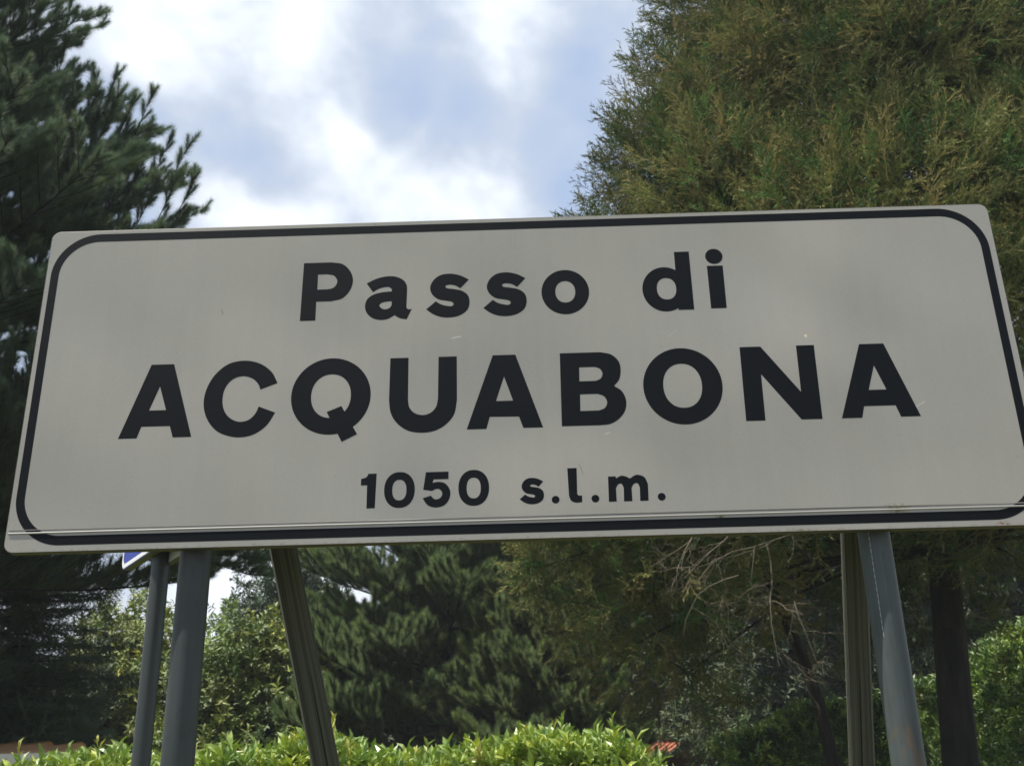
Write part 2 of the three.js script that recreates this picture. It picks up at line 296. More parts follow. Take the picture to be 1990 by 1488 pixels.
  const s3 = sGeo.clone(); s3.translate(0.1491, -0.5175, 0); s3.scale(0.519, 0.519, 1); s3.translate(0.0125, 0.0945, 0); part(panel, 'letter', s3, black);
  const oval = (cx, cy, rx, ry, p, P) => { const o = new P(); for (let i = 0; i < 64; i++) { const a = i / 64 * 6.283185, c = Math.cos(a), s = Math.sin(a), x = (cx + rx * Math.sign(c) * Math.abs(c) ** p) / 1000, y = (cy + ry * Math.sign(s) * Math.abs(s) ** p) / 1000; i ? o.lineTo(x, y) : o.moveTo(x, y); } return o; };
  const ringLetter = (a, b, p = 1) => { const s = oval(...a, p, THREE.Shape); s.holes.push(oval(...b, p * 0.93, THREE.Path)); return flat(s); };
  part(panel, 'letter', ringLetter([95, 517.5, 49.4, 51], [95, 517.9, 20.6, 24.5]), black);
  part(panel, 'letter', ringLetter([320.9, 302, 79, 81.6], [320.5, 302.5, 38.6, 47]), black);
  part(panel, 'letter', ringLetter([-243, 104, 29.7, 35.8], [-243.2, 103.7, 13.7, 20.4], 0.92), black);
  part(panel, 'letter', ringLetter([-99.2, 104.2, 29.7, 35.8], [-99.3, 103.7, 13.6, 20.6], 0.92), black);
  const dShape = oval(302, 517, 47, 51, 1, THREE.Shape); dShape.holes.push(oval(305, 518, 20, 24.5, 0.9, THREE.Path));
  const stem = flat(path('327,603 358,603 358,469 326,469', THREE.Shape), 0.00026);
  part(panel, 'letter', mergeGeometries([flat(dShape), stem]), black);
  part(panel, 'letter', mergeGeometries([flat(path('393,568 426,568 425,470 393,470', THREE.Shape)), flat(oval(409.7, 589.9, 18.1, 17.8, 1, THREE.Shape))]), black);
  const qs = oval(-384, 302, 80, 81.7, 1, THREE.Shape); qs.holes.push(oval(-383.8, 302, 40, 46.5, 0.95, THREE.Path));
  part(panel, 'letter', mergeGeometries([flat(qs), flat(path('-362,280 -329,220 -359,205 -391,268', THREE.Shape), 0.00026)]), black);
  for (const x of [58, 134.4, 261.6]) part(panel, 'full_stop', flat(oval(x, 76, 7.5, 7.5, 1, THREE.Shape)), black);

  // rails and clamps on the back, posts, struts
  const rail = new THREE.BoxGeometry(1.22, 0.035, 0.014);
  for (const y of [0.17, 0.53]) { const r = part(roadSign, 'back_rail', rail, alu); r.position.set(0.0135, SIGN_Y + y, -PANEL_T - 0.0075); }
  const galv = (tone, seed, rust) => {
    const t = dataTex(256, 1024, (u, v) => {
      const n = fbm(u * 5, v * 40, seed, 4), s = fbm(u * 26, v * 3, seed + 4, 3), spot = smooth(fbm(u * 9, v * 70, seed + 9, 3), 0.62, 0.8);
      let k = tone * (0.78 + 0.3 * n + 0.22 * s), a = [k * 0.90, k, k * 1.0];
      const y = v * 2.66, ru = rust ? smooth(fbm(u * 12, v * 60, 31, 4) + 0.25 * Math.exp(-(((y - 1.70) / 0.012) ** 2)) - 0.9 * Math.abs(((u - rust + 1.5) % 1) - 0.5) - Math.max(0, (y - 1.69 - 0.05 * (fbm(u * 16, 2, 77, 3) - 0.5)) * 16), 0.50, 0.68) * smooth(y, 1.2, 1.5) : 0;
      a = [lerp(a[0], 0.42, ru * 0.42), lerp(a[1], 0.29, ru * 0.42), lerp(a[2], 0.2, ru * 0.42)];
      return a.map((q) => q * (1 - 0.12 * spot));
    }, true);
    return std({ map: t, roughness: 0.55, metalness: 0.1 });
  };
  const postG = new THREE.LatheGeometry([[0, 0], [0.0295, 0], [0.03, 0.002], [0.03, 2.652], [0.028, 2.66], [0, 2.662]].map((p) => new THREE.Vector2(...p)), 40);
  const uvp = postG.attributes.uv, pp = postG.attributes.position; for (let i = 0; i < uvp.count; i++) uvp.setY(i, pp.getY(i) / 2.66);
  const postL = part(roadSign, 'post', postG, galv(0.22, 2.2)), postR = part(roadSign, 'post', postG, galv(0.27, 7.7, 0.98), 'grey steel post with rust stains and a weld line');
  postL.position.set(-0.645, 0, -0.052); postR.position.set(0.672, 0, -0.052); postL.rotation.y = 0.8;
  const weld = []; const wr = rng(9);
  for (let y = 1.86; y < 2.2; y += 0.012) { const g = new THREE.SphereGeometry(1, 6, 4); g.scale(0.0012 + 0.0006 * wr(), 0.006, 0.00026); g.translate(0, y, 0); weld.push(g); }
  const wm = part(postR, 'weld_seam', mergeGeometries(weld), std({ color: lin(0.24, 0.25, 0.26), roughness: 0.5 })); wm.userData.kind = 'stuff'; wm.position.set(Math.sin(-0.62) * 0.03, 0, Math.cos(-0.62) * 0.03);
  const clampG = new THREE.TorusGeometry(0.032, 0.004, 6, 28); clampG.rotateX(Math.PI / 2); clampG.scale(1, 5, 1);
  for (const p of [postL, postR]) for (const y of [0.17, 0.53]) { const k = part(p, 'clamp', clampG, alu); k.position.y = SIGN_Y + y; }
  // weathered wooden struts that lean back from the sign
  const woodT = dataTex(256, 1024, (u, v) => { const w = fbm(u * 3, v * 5, 4, 3), g = fbm(u * 34 + w * 3, v * 2.2, 1, 4), crack = smooth(fbm(u * 18 + w * 4, v * 3.1, 15, 3), 0.66, 0.72), k = (0.15 + 0.28 * g) * (1 - 0.6 * crack); return [k * 0.93, k * 0.95, k * 0.83]; }, true);
  const woodB = dataTex(256, 1024, (u, v) => { const w = fbm(u * 3, v * 5, 4, 3), g = fbm(u * 34 + w * 3, v * 2.2, 1, 4), crack = smooth(fbm(u * 18 + w * 4, v * 3.1, 15, 3), 0.66, 0.72), k = g * (1 - crack); return [k, k, k]; });
  const wood = std({ map: woodT, bumpMap: woodB, bumpScale: 0.004, roughness: 0.9 });
  const strut = (top, foot, size, turn) => {
    const len = top.distanceTo(foot), r = rng(Math.round(len * 1000)), g = new RoundedBoxGeometry(size, len, size, 3, 0.011);
    const uv = g.attributes.uv, ps = g.attributes.position, nn = g.attributes.normal;
    for (let i = 0; i < uv.count; i++) { const a = Math.abs(nn.getX(i)) > 0.7 ? ps.getZ(i) + 0.3 : ps.getX(i); uv.setXY(i, a / 0.12 + 0.5, ps.getY(i) / len + 0.5); }
    const m = part(roadSign, 'strut', g, wood, 'weathered wooden strut leaning back behind the sign');
    m.position.copy(top).add(foot).multiplyScalar(0.5); m.quaternion.setFromUnitVectors(V(0, 1, 0), V().subVectors(top, foot).normalize()); m.rotateY(turn); return m;
  };
  strut(V(-0.597, 2.54, -0.055), V(-0.105, -0.05, -0.905), 0.054, 0.30);
  strut(V(0.682, 2.5, -0.06), V(0.672, -0.05, -0.93), 0.050, -0.35);
}

// ------------------------------------------------------------------ the blue sign behind
{
  const o = thing('blue_sign', 'blue sign with a white edge on a thin grey post behind the white sign', 'road sign', [-1.0, 0, -0.85]);
  const steel = std({ color: lin(0.05, 0.058, 0.06), roughness: 0.5, metalness: 0.35 }), blue = std({ color: lin(0.025, 0.045, 0.30), roughness: 0.4 }), wht = std({ color: lin(0.7, 0.7, 0.7), roughness: 0.45 }), back = std({ color: lin(0.5, 0.51, 0.52), roughness: 0.5, metalness: 0.3 });
  part(o, 'post', new THREE.CylinderGeometry(0.024, 0.024, 2.95, 28).translate(0, 1.475, 0), steel);
  const turn = Math.atan2(-0.243, 0.168);                              // the panel's long side, seen obliquely
  const board = (shape, t, mats) => { const g = new THREE.ExtrudeGeometry(shape, { depth: t, bevelEnabled: true, bevelSize: 0.001, bevelThickness: 0.001, bevelSegments: 1, curveSegments: 8 }); return g; };
  const p = new THREE.Group(); const b = part(o, 'blue_panel', board(roundRect(0.60, 0.60, 0.03, THREE.Shape, 0, 0), 0.022), [blue, steel]);
  b.position.set(-0.178, 2.217, -0.177); b.rotation.y = turn; b.translateZ(-0.024);
  const edge = roundRect(0.594, 0.594, 0.028, THREE.Shape, 0.003, 0.003); edge.holes.push(roundRect(0.57, 0.57, 0.02, THREE.Path, 0.015, 0.015));
  const e = part(b, 'white_edge', new THREE.ExtrudeGeometry(edge, { depth: 0.0008, bevelEnabled: false }), wht); e.position.z = 0.0235;
  const mk = part(b, 'white_mark', new THREE.ExtrudeGeometry(roundRect(0.34, 0.012, 0.004, THREE.Shape, 0.05, 0.085), { depth: 0.0008, bevelEnabled: false }), wht); mk.position.z = 0.0235;
  const g2 = part(o, 'rear_panel', board(roundRect(0.30, 0.60, 0.02, THREE.Shape, 0, 0), 0.015), [back, steel], 'second panel seen from its grey back');
  g2.position.set(-0.06, 2.2, -0.14); g2.rotation.y = turn; g2.translateX(0.04);
  const cg = new THREE.TorusGeometry(0.028, 0.005, 6, 24); cg.rotateX(Math.PI / 2); cg.scale(1, 3, 1);
  for (const y of [2.4, 2.7]) part(o, 'clamp', cg, steel).position.y = y;
}

// ------------------------------------------------------------------ trees
function curveBranch(o, az, len, rise, bend, n = 6) { const pts = []; for (let i = 0; i <= n; i++) { const t = i / n; pts.push(V(o.x + Math.sin(az) * len * t, o.y + len * (rise * t + bend * t * t), o.z - Math.cos(az) * len * t)); } return pts; }
const along = (pts, t) => { const f = Math.min(t, 0.9999) * (pts.length - 1), i = Math.floor(f); return pts[i].clone().lerp(pts[i + 1], f - i); };
const tangent = (pts, t) => { const i = Math.min(Math.floor(t * (pts.length - 1)), pts.length - 2); return V().subVectors(pts[i + 1], pts[i]).normalize(); };

const pineGeos = [pineShoot(1, 0.19, 150, 0.125, 0.007), pineShoot(2, 0.24, 170, 0.12, 0.007), pineShoot(3, 0.15, 130, 0.125, 0.007)];
function pine(name, label, [x, z], { H, base, R, whorl, nb, tr, seed, mat, bark, shoot = 1, tint, rise, bend, extra = [], step = 0.075, twigs = 0.16, fill = 0.66 }) {
  const o = thing(name, label, 'tree', [x, 0, z]), r = rng(seed), wood = [], lists = [[], [], []];
  wood.push(tube([V(0, -0.1, 0), V(0.05, H * 0.3, 0.04), V(-0.04, H * 0.65, 0), V(0, H, 0)], tr, 0.02, 12));
  const grow = (pts, len, full) => {
    wood.push(tube(pts, 0.010 + len * 0.007, 0.005, 5));
    const put = (p, d) => { const q = d.clone().add(V(0, 0.45 + 0.4 * r(), 0)).add(dirOf(r).multiplyScalar(0.6)).normalize(); lists[Math.floor(r() * 3)].push({ p, d: q, s: shoot * (0.74 + 0.42 * r()), roll: r() * 6.28, c: mixTint(tint[0], tint[1], r(), 0.75 + 0.5 * r()) }); };
    for (let t = 0.22 + 0.1 * r(), k = 0; t < 1; t += (twigs * (0.7 + 0.6 * r())) / len, k++) {
      const d = tangent(pts, t), s = V().crossVectors(d, V(0, 1, 0)).normalize().multiplyScalar(k % 2 ? 1 : -1), tl = (1 - t) * len * 0.42 + 0.3 + 0.25 * r(), p0 = along(pts, t);
      const td = d.clone().multiplyScalar(0.75).addScaledVector(s, 0.7).add(V(0, 0.12 + 0.25 * r(), 0)).normalize(), tw = [0, 0.5, 1].map((q) => p0.clone().addScaledVector(td, tl * q).add(V(0, 0.14 * q * q * tl, 0)));
      wood.push(tube(tw, 0.008, 0.003, 4));
      for (let q = Math.min(0.35, 0.25 / tl); q <= 1; q += step / tl) put(along(tw, q), tangent(tw, q));
      put(tw[2], tangent(tw, 1)); put(tw[2], tangent(tw, 1));
    }
    for (let t = 0.55; t <= 1.001; t += step * 0.8 / len) put(along(pts, t), tangent(pts, t));
    for (let k = 0; k < 3; k++) put(pts[pts.length - 1], tangent(pts, 1));
  };
  for (let y = base; y < H - 0.3; y += whorl * (0.8 + 0.4 * r())) {
    const a0 = r() * 6.28;
    for (let k = 0; k < nb; k++) { const len = R(y) * (fill + (1.02 - fill) * r()); if (len < 0.25) continue; grow(curveBranch(V(0, y + (r() - 0.5) * whorl, 0), a0 + k / nb * 6.283 + (r() - 0.5) * 0.7, len, rise(y) + (r() - 0.5) * 0.16, bend + (r() - 0.5) * 0.1), len); }
  }
  for (const [tx, ty, tz, oy] of extra) { const len = Math.hypot(tx, tz), a = Math.atan2(tx, -tz), b = ty < 5 ? -0.13 : 0.22; grow(curveBranch(V(0, oy, 0), a, len, (ty - oy) / len - b, b), len); }
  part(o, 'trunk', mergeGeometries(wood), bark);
  const crown = new THREE.Group();
  lists.forEach((l, i) => stuffPart(o, 'crown', pineGeos[i], mat, l));
  return o;
}
const pineMat = leafMat(0.12, 0.162, 0.105, 0.35, { roughness: 0.85, specularIntensity: 0.4 });
pine('pine_tree', 'tall dark pine with long needles, rising past the white sign towards the sky gap', [-9.0, -11], {
  H: 17.5, base: 4.6, fill: 0.82, R: (y) => Math.min(4.9, Math.max(0.3, 0.62 * (15.6 - y))), whorl: 0.62, nb: 7, tr: 0.3, seed: 11, mat: pineMat, bark: M.barkDark, tint: [[0.8, 0.95, 0.9], [1.15, 1.15, 0.85]],
  rise: (y) => lerp(-0.12, 0.5, smooth(y, 5, 15)), bend: 0.16,
  extra: [[3.95, 10.0, 0, 8.7], [4.2, 9.35, 0.1, 8.1], [2.95, 11.1, 0.2, 9.7], [2.15, 11.9, 0, 10.4], [3.9, 8.95, -0.4, 7.7], [2.9, 10.6, -0.6, 9.2], [5.5, 4.3, 0.1, 5.6], [5.2, 4.4, 0.9, 5.7], [5.3, 4.25, -0.6, 5.5], [4.7, 4.15, 0.3, 5.3], [5.0, 4.2, 0.5, 5.5]],
});
pine('pine_tree', 'dense green pine filling the middle under the white sign', [-1.8, -20], {
  H: 11.8, base: 0.9, R: (y) => Math.min(3.3, Math.max(0.25, 0.5 * (11.7 - y))), whorl: 0.5, nb: 7, tr: 0.16, seed: 23, mat: leafMat(0.115, 0.165, 0.066, 0.35, { roughness: 0.85, specularIntensity: 0.4 }), bark: M.barkDark, tint: [[0.85, 0.95, 0.85], [1.2, 1.15, 0.8]],
  rise: (y) => lerp(0.0, 0.5, smooth(y, 1, 10)), bend: 0.16, shoot: 1.1,
});
pine('pine_tree', 'shorter pine with upright tufts between the middle pine and the olive-coloured cypress', [0.15, -17.4], {
  H: 5.6, base: 0.6, R: (y) => Math.min(1.9, Math.max(0.25, 0.55 * (5.6 - y))), whorl: 0.36, nb: 7, tr: 0.14, seed: 29, mat: leafMat(0.115, 0.16, 0.062, 0.35, { roughness: 0.85, specularIntensity: 0.4 }), bark: M.barkDark, tint: [[0.85, 0.95, 0.85], [1.2, 1.15, 0.8]],
  rise: (y) => lerp(0.05, 0.6, smooth(y, 1, 6)), bend: 0.2,
});

// spruce below the tall pine
{
  const o = thing('spruce_tree', 'dark spruce with drooping branches under the tall pine', 'tree', [-8.1, 0, -13]), r = rng(31), wood = [], L = [[], []], H = 7.9;
  const geos = [spruceSpray(5, 0.42), spruceSpray(6, 0.36)];
  wood.push(tube([V(0, -0.1, 0), V(0.03, 3, 0), V(0, H, 0)], 0.17, 0.015, 10));
  for (let y = 0.5; y < H - 0.2; y += 0.16) {
    const a0 = r() * 6.28;
    for (let k = 0; k < 7; k++) {
      const len = Math.min(2.15, 0.56 * (H + 0.1 - y)) * (0.72 + 0.34 * r()); if (len < 0.12) continue;
      const pts = curveBranch(V(0, y, 0), a0 + k * 1.047 + r() * 0.5, len, lerp(-0.28, 0.4, smooth(y, 3, H)), 0.16);
      wood.push(tube(pts, 0.008 + len * 0.008, 0.004, 4));
      for (let t = 0.2; t < 1; t += 0.12 / len) for (const s of [-1, 1]) {
        const d = tangent(pts, t), q = d.clone().multiplyScalar(0.8).addScaledVector(V().crossVectors(d, V(0, 1, 0)).normalize(), s * 0.75).add(V(0, -0.12 + (r() - 0.4) * 0.35, 0)).normalize();
        L[r() < 0.5 ? 0 : 1].push({ p: along(pts, t), d: q, s: (0.75 + 0.5 * r()) * (0.6 + 0.5 * (1 - t) * len / 2 + 0.25), roll: r() * 6.28, c: mixTint([0.8, 0.9, 0.9], [1.2, 1.15, 0.9], r(), 0.8 + 0.4 * r()) });
      }
      L[0].push({ p: pts[pts.length - 1], d: tangent(pts, 1), s: 0.8, roll: r() * 6.28, c: [1.1, 1.1, 1] });
    }
  }
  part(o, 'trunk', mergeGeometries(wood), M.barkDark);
  L.forEach((l, i) => stuffPart(o, 'crown', geos[i], leafMat(0.07, 0.1, 0.066, 0.25, { roughness: 0.85, specularIntensity: 0.4 }), l));
}

// broad trees: limbs to clumps, twigs scattered through each clump
function clumpTree(name, label, [x, z], { clumps, tr, seed, geos, mats, share, perClump, bark, tint, up = 0.5, stems = 1, limbR = 0.04, trunkTop, split = 0.25, lean = 0 }) {
  const o = thing(name, label, 'tree', [x, 0, z]), r = rng(seed), wood = [], lists = geos.map(() => []);
  const spine = [V(-lean, -0.1, 0), V(0.06, trunkTop * 0.35, 0.03), V(-0.05, trunkTop * 0.7, -0.04), V(0, trunkTop, 0)];
  wood.push(tube(spine, tr, tr * 0.25, 14));
  for (const [cx, cy, cz, cr, k = 1] of clumps) {
    const c = V(cx, cy, cz), t = THREE.MathUtils.clamp((cy - Math.hypot(cx, cz) * 0.75) / trunkTop, split, 0.97), p0 = along(spine, t);
    const mid = p0.clone().lerp(c, 0.5).add(V((r() - 0.5) * 0.5, 0.1 * Math.hypot(cx, cz), (r() - 0.5) * 0.5));
    wood.push(tube(new THREE.CatmullRomCurve3([p0, mid, c]).getPoints(7), limbR * (0.5 + 0.3 * Math.hypot(cx, cz) / 2), 0.008, 5));
    for (let b = 0; b < 5; b++) { const e = c.clone().addScaledVector(dirOf(r), cr * 0.85); wood.push(tube([c, c.clone().lerp(e, 0.5).addScaledVector(dirOf(r), 0.12 * cr), e], 0.011, 0.003, 4)); }
    const n = Math.round(perClump * cr * cr * k);
    for (let i = 0; i < n; i++) {
      const d = dirOf(r), q = c.clone().addScaledVector(d, cr * (0.35 + 0.65 * Math.cbrt(r())) * (0.85 + 0.3 * r())), out = d.clone().multiplyScalar(0.8).add(dirOf(r).multiplyScalar(0.6)).add(V(0, up, 0)).normalize();
      let u = r(), w = 0; while (w < geos.length - 1 && u > share[w]) { u -= share[w]; w++; }
      lists[w].push({ p: q, d: out, s: 0.7 + 0.55 * r(), roll: r() * 6.28, c: mixTint(tint[0], tint[1], Math.min(1, Math.max(0, r() * 0.8 + (hash3(Math.round(cx * 9), Math.round(cy * 9), 3) - 0.4) * 0.7)), (0.8 + 0.4 * r()) * (0.6 + 0.75 * hash3(Math.round(cx * 9), Math.round(cz * 9), 5))) });
    }
  }
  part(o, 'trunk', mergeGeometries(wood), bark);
  lists.forEach((l, i) => l.length && stuffPart(o, 'crown', geos[i], mats[i], l));
  return o;
}
// the big olive-coloured cypress
let cypress;
const CY = { roughness: 0.95, specularIntensity: 0.25 };
{
  const X0 = 5.25, Z0 = -11, r = rng(41), clumps = [];
  const prof = [[1.9, 2.8], [2.6, 3.6], [3.6, 4.5], [4.5, 4.95], [5.4, 5.9], [6.8, 5.7], [7.6, 4.7], [8.6, 3.95], [9.7, 3.75], [10.3, 3.35], [11.1, 3.05], [12, 2.9], [13, 2.55], [15, 2.0], [17, 0.8]];
  const R = (y) => { for (let i = 1; i < prof.length; i++) if (y <= prof[i][0]) return lerp(prof[i - 1][1], prof[i][1], (y - prof[i - 1][0]) / (prof[i][0] - prof[i - 1][0])); return 0.4; };
  for (let y = 3.1; y < 16.8; y += 0.55) {
    const R0 = R(y), n = Math.round(R0 * 2.7);
    for (let k = 0; k < n; k++) {
      const a = (k + r()) / n * 6.283, f = 0.5 + 0.5 * Math.sqrt(r()), cr = 0.5 + 0.62 * r(), q = Math.max(0.1, R0 * f - cr * 0.55), dx = Math.sin(a) * q, dz = Math.cos(a) * q * (y < 5 ? 0.6 : 0.88), yy = y + (r() - 0.5) * 0.6;
      if (yy < (dx < -2.8 ? 3.2 : dx < -1.2 ? 3.6 : 4.0)) continue;
      if (dz > -0.5 && yy < 4.3 + 0.1 * dz && Math.abs(dx + 0.25 * dz) < 1.0) continue;        // open underside in front of the trunk
      clumps.push([dx, yy, dz, Math.min(cr, Math.max(0.4, yy - 2.5)), y < 4.6 ? 0.5 : 1]);
    }
  }
  for (const [px, py, cr] of [[1.35, 9.35, 0.5], [1.1, 9.0, 0.42], [1.7, 9.9, 0.45], [1.95, 10.6, 0.45], [2.05, 11.3, 0.42], [2.2, 12.1, 0.42], [2.5, 12.9, 0.45], [1.5, 8.6, 0.5], [0.5, 4.3, 0.5], [0.7, 3.7, 0.45], [1.2, 3.1, 0.5], [1.9, 2.8, 0.5]]) clumps.push([px - X0 + (py > 8 ? 0.25 : 0), py, (r() - 0.5) * 0.8, cr, 1.2]);
  cypress = clumpTree('cypress_tree', 'huge feathery olive-coloured cypress with a dark trunk, taller than the sign', [X0, Z0], {
    clumps, tr: 0.225, seed: 43, trunkTop: 15.5, lean: 0.42, split: 0.26, limbR: 0.034, bark: M.barkDark, up: 0.35, perClump: 200, geos: [featherSpray(1, 0.42), featherSpray(2, 0.50), featherSpray(3, 0.36)], share: [0.36, 0.34, 0.30],
    mats: [leafMat(0.122, 0.13, 0.044, 0.3, CY), leafMat(0.15, 0.137, 0.054, 0.3, CY), leafMat(0.06, 0.112, 0.032, 0.3, CY)], tint: [[0.6, 0.78, 0.65], [1.35, 1.22, 1.15]],
  });
  // bare pale twigs hanging under the crown, and a thin second stem
  const dr = rng(47);
  const dead = (o, d, l, rad, depth, out) => {
    const pts = [o]; let p = o.clone(), q = d.clone();
    for (let i = 0; i < 6; i++) { q.add(dirOf(dr).multiplyScalar(0.36)).add(V(0, -0.03, 0)).normalize(); p = p.clone().addScaledVector(q, l / 6); pts.push(p); }
    out.push(tube(pts, rad, rad * 0.35, 5));
    if (depth) for (let k = 0; k < 4; k++) { const i = 1 + Math.floor(dr() * 5), dd = q.clone().add(dirOf(dr).multiplyScalar(0.9)).normalize(); dead(pts[i], dd, l * (0.35 + 0.3 * dr()), rad * 0.5, depth - 1, out); }
  };
  for (const [x0, y0, z0, dx, dy, dz, l] of [[2.7, 3.85, -8.0, -0.9, -0.35, 0.3, 1.3], [2.2, 3.95, -7.8, -0.9, -0.2, 0.3, 1.1], [2.3, 3.7, -7.9, -0.3, -0.9, 0.3, 1.2], [2.0, 3.4, -7.9, -0.8, -0.45, 0.2, 0.9], [2.6, 3.3, -8.2, -0.5, -0.7, 0.2, 0.9], [1.7, 3.9, -7.6, -0.8, -0.3, 0.2, 0.8], [5.4, 4.4, -9.2, -0.7, 0.2, 0.3, 0.9]]) {
    const out = []; dead(V(x0 - X0, y0, z0 - Z0), V(dx, dy, dz).normalize(), l, 0.0075, 3, out); part(cypress, 'dead_branch', mergeGeometries(out), M.deadwood, 'bare pale dead branch hanging under the crown');
  }
  part(cypress, 'second_stem', tube(new THREE.CatmullRomCurve3([V(3.72 - X0, -0.1, -0.3), V(3.6 - X0, 1.6, -0.3), V(3.45 - X0, 2.6, -0.2), V(3.0 - X0, 3.9, 0), V(2.8 - X0, 5, 0)]).getPoints(14), 0.1, 0.05, 9), M.barkDark, 'thin slanting dark stem beside the trunk');
}
// broadleaf trees in the gap under the sign
const chestnutTwigs = [leafTwig(1, 0.3, 13, 0.145, 0.05, 0.3), leafTwig(2, 0.26, 12, 0.15, 0.05, 0.25)];
const catkins = (() => { const r = rng(3), B = new Blades(); for (let k = 0; k < 9; k++) { const a = k * 0.7 + r(), d = V(Math.cos(a), 0.5 + r() * 0.7, Math.sin(a)).normalize(); B.needle(V(0, 0, 0), d, 0.2 + 0.1 * r(), 0.035, V(-d.z, 0, d.x).normalize()); } return B.build(); })();
function blob(seed, list) { const r = rng(seed), out = []; for (const [x, y, z, R, n] of list) for (let k = 0; k < n; k++) { const d = dirOf(r), f = 0.5 + 0.45 * r(); out.push([x + d.x * R * f, Math.max(0.6, y + d.y * R * f), z + d.z * R * f, 0.45 + 0.3 * r()]); } return out; }
const chestMats = [leafMat(0.21, 0.24, 0.04, 0.4, { roughness: 0.6 }), leafMat(0.14, 0.175, 0.04, 0.4, { roughness: 0.6 }), leafMat(0.44, 0.43, 0.12, 0.35)];
clumpTree('chestnut_tree', 'yellow-green chestnut with pale catkins beside the dark spruce', [-8.9, -22], {
  clumps: blob(51, [[-0.2, 3.9, 0, 1.5, 34], [-1.0, 2.8, 0.2, 1.4, 22], [0.9, 3.0, 0.3, 1.5, 26], [0, 1.8, 0.3, 1.5, 18]]), tr: 0.14, seed: 52, trunkTop: 4, bark: M.barkDark, perClump: 170, geos: [...chestnutTwigs, catkins], share: [0.4, 0.38, 0.22], mats: chestMats, tint: [[0.75, 0.9, 0.8], [1.35, 1.25, 1.0]], limbR: 0.03,
});
clumpTree('chestnut_tree', 'yellow-green chestnut with pale catkins between the thick grey post and the wooden strut', [-6.1, -21], {
  clumps: blob(53, [[0.2, 3.6, 0, 1.5, 32], [-0.7, 2.9, 0.3, 1.3, 22], [1.0, 2.4, 0.3, 1.4, 24], [0, 1.7, 0.3, 1.5, 20]]), tr: 0.14, seed: 54, trunkTop: 4, bark: M.barkDark, perClump: 170, geos: [...chestnutTwigs, catkins], share: [0.45, 0.41, 0.14], mats: chestMats, tint: [[0.65, 0.9, 0.8], [1.2, 1.2, 1.0]], limbR: 0.03,
});
clumpTree('broadleaf_tree', 'taller green broadleaf tree with a loose top behind the chestnuts', [-7.3, -28], {
  clumps: blob(55, [[0, 6.4, 0, 1.5, 22], [-0.9, 5.6, 0, 1.0, 12], [1.0, 6.0, 0, 1.4, 20], [0, 4.2, 0, 2.0, 30], [2.2, 4.6, 0, 1.5, 20]]), tr: 0.2, seed: 56, trunkTop: 7, bark: M.barkDark, perClump: 90, geos: chestnutTwigs, share: [0.5, 0.5], mats: [leafMat(0.06, 0.1, 0.045, 0.3), leafMat(0.075, 0.11, 0.05, 0.3)], tint: [[0.8, 0.9, 0.9], [1.2, 1.15, 1.0]], limbR: 0.035,
});
clumpTree('broadleaf_tree', 'bright green leafy tree seen in the gaps behind the cypress trunk', [7.0, -27], {
  clumps: blob(57, [[0, 3.4, 0, 1.9, 26], [-1.6, 2.8, 0, 1.5, 20], [1.7, 3.0, 0, 1.6, 22], [3.4, 3.4, 0, 1.8, 22], [-0.2, 5.0, 0, 1.6, 16]]), tr: 0.2, seed: 58, trunkTop: 5, bark: M.barkDark, perClump: 80, geos: chestnutTwigs, share: [0.5, 0.5], mats: [leafMat(0.07, 0.12, 0.03, 0.35), leafMat(0.09, 0.13, 0.03, 0.35)], tint: [[0.8, 0.9, 0.9], [1.2, 1.15, 1.0]], limbR: 0.035,
});
// dense wood behind, one mass
{
  const r = rng(61), l = [[], []];
  for (let i = 0; i < 40000; i++) {
    const x = -13 + r() * 31, z = -25 - r() * 8, top = 3.2 + 3.6 * fbm(x * 0.35, 3, z * 0.2, 3) + (x > 4 ? 3.0 : x < -3.5 ? -0.8 : 3.2);
    const y = 0.1 + top * Math.sqrt(r()); if (x > -0.5 && x < 5.4 && z > -30.6) continue;
    l[i & 1].push({ p: V(x, y, z), d: dirOf(r).add(V(0, 0.5, 0.3)).normalize(), s: 1.0 + 0.7 * r(), roll: r() * 6.28, c: mixTint([0.7, 0.9, 0.8], [1.2, 1.2, 1], r()) });
  }
  for (let i = 0; i < 9000; i++) { const x = -0.8 + r() * 6.4, z = -30.6 - r() * 2.6; l[i & 1].push({ p: V(x, 0.2 + (7.5 + 2.5 * fbm(x * 0.5, 3, z * 0.3, 3)) * Math.sqrt(r()), z), d: dirOf(r).add(V(0, 0.5, 0.3)).normalize(), s: 1.1 + 0.8 * r(), roll: r() * 6.28, c: mixTint([0.7, 0.9, 0.8], [1.2, 1.2, 1], r()) }); }
  for (let i = 0; i < 8000; i++) { const x = -17 + r() * 8.4, z = -20 - r() * 6, top = 3 + 2 * fbm(x * 0.4, 3, z * 0.2, 3); l[i & 1].push({ p: V(x, 0.1 + top * Math.sqrt(r()), z), d: dirOf(r), s: 1.0 + 0.7 * r(), roll: r() * 6.28, c: mixTint([0.7, 0.9, 0.8], [1.2, 1.2, 1], r()) }); }
  const o = thing('woodland', 'dark green wood standing as one mass behind the pines and the cypress', 'woodland'); o.userData.kind = 'stuff';
  l.forEach((e, i) => stuffPart(o, 'foliage', chestnutTwigs[i], leafMat(0.045, 0.065, 0.025, 0.25), e));
}

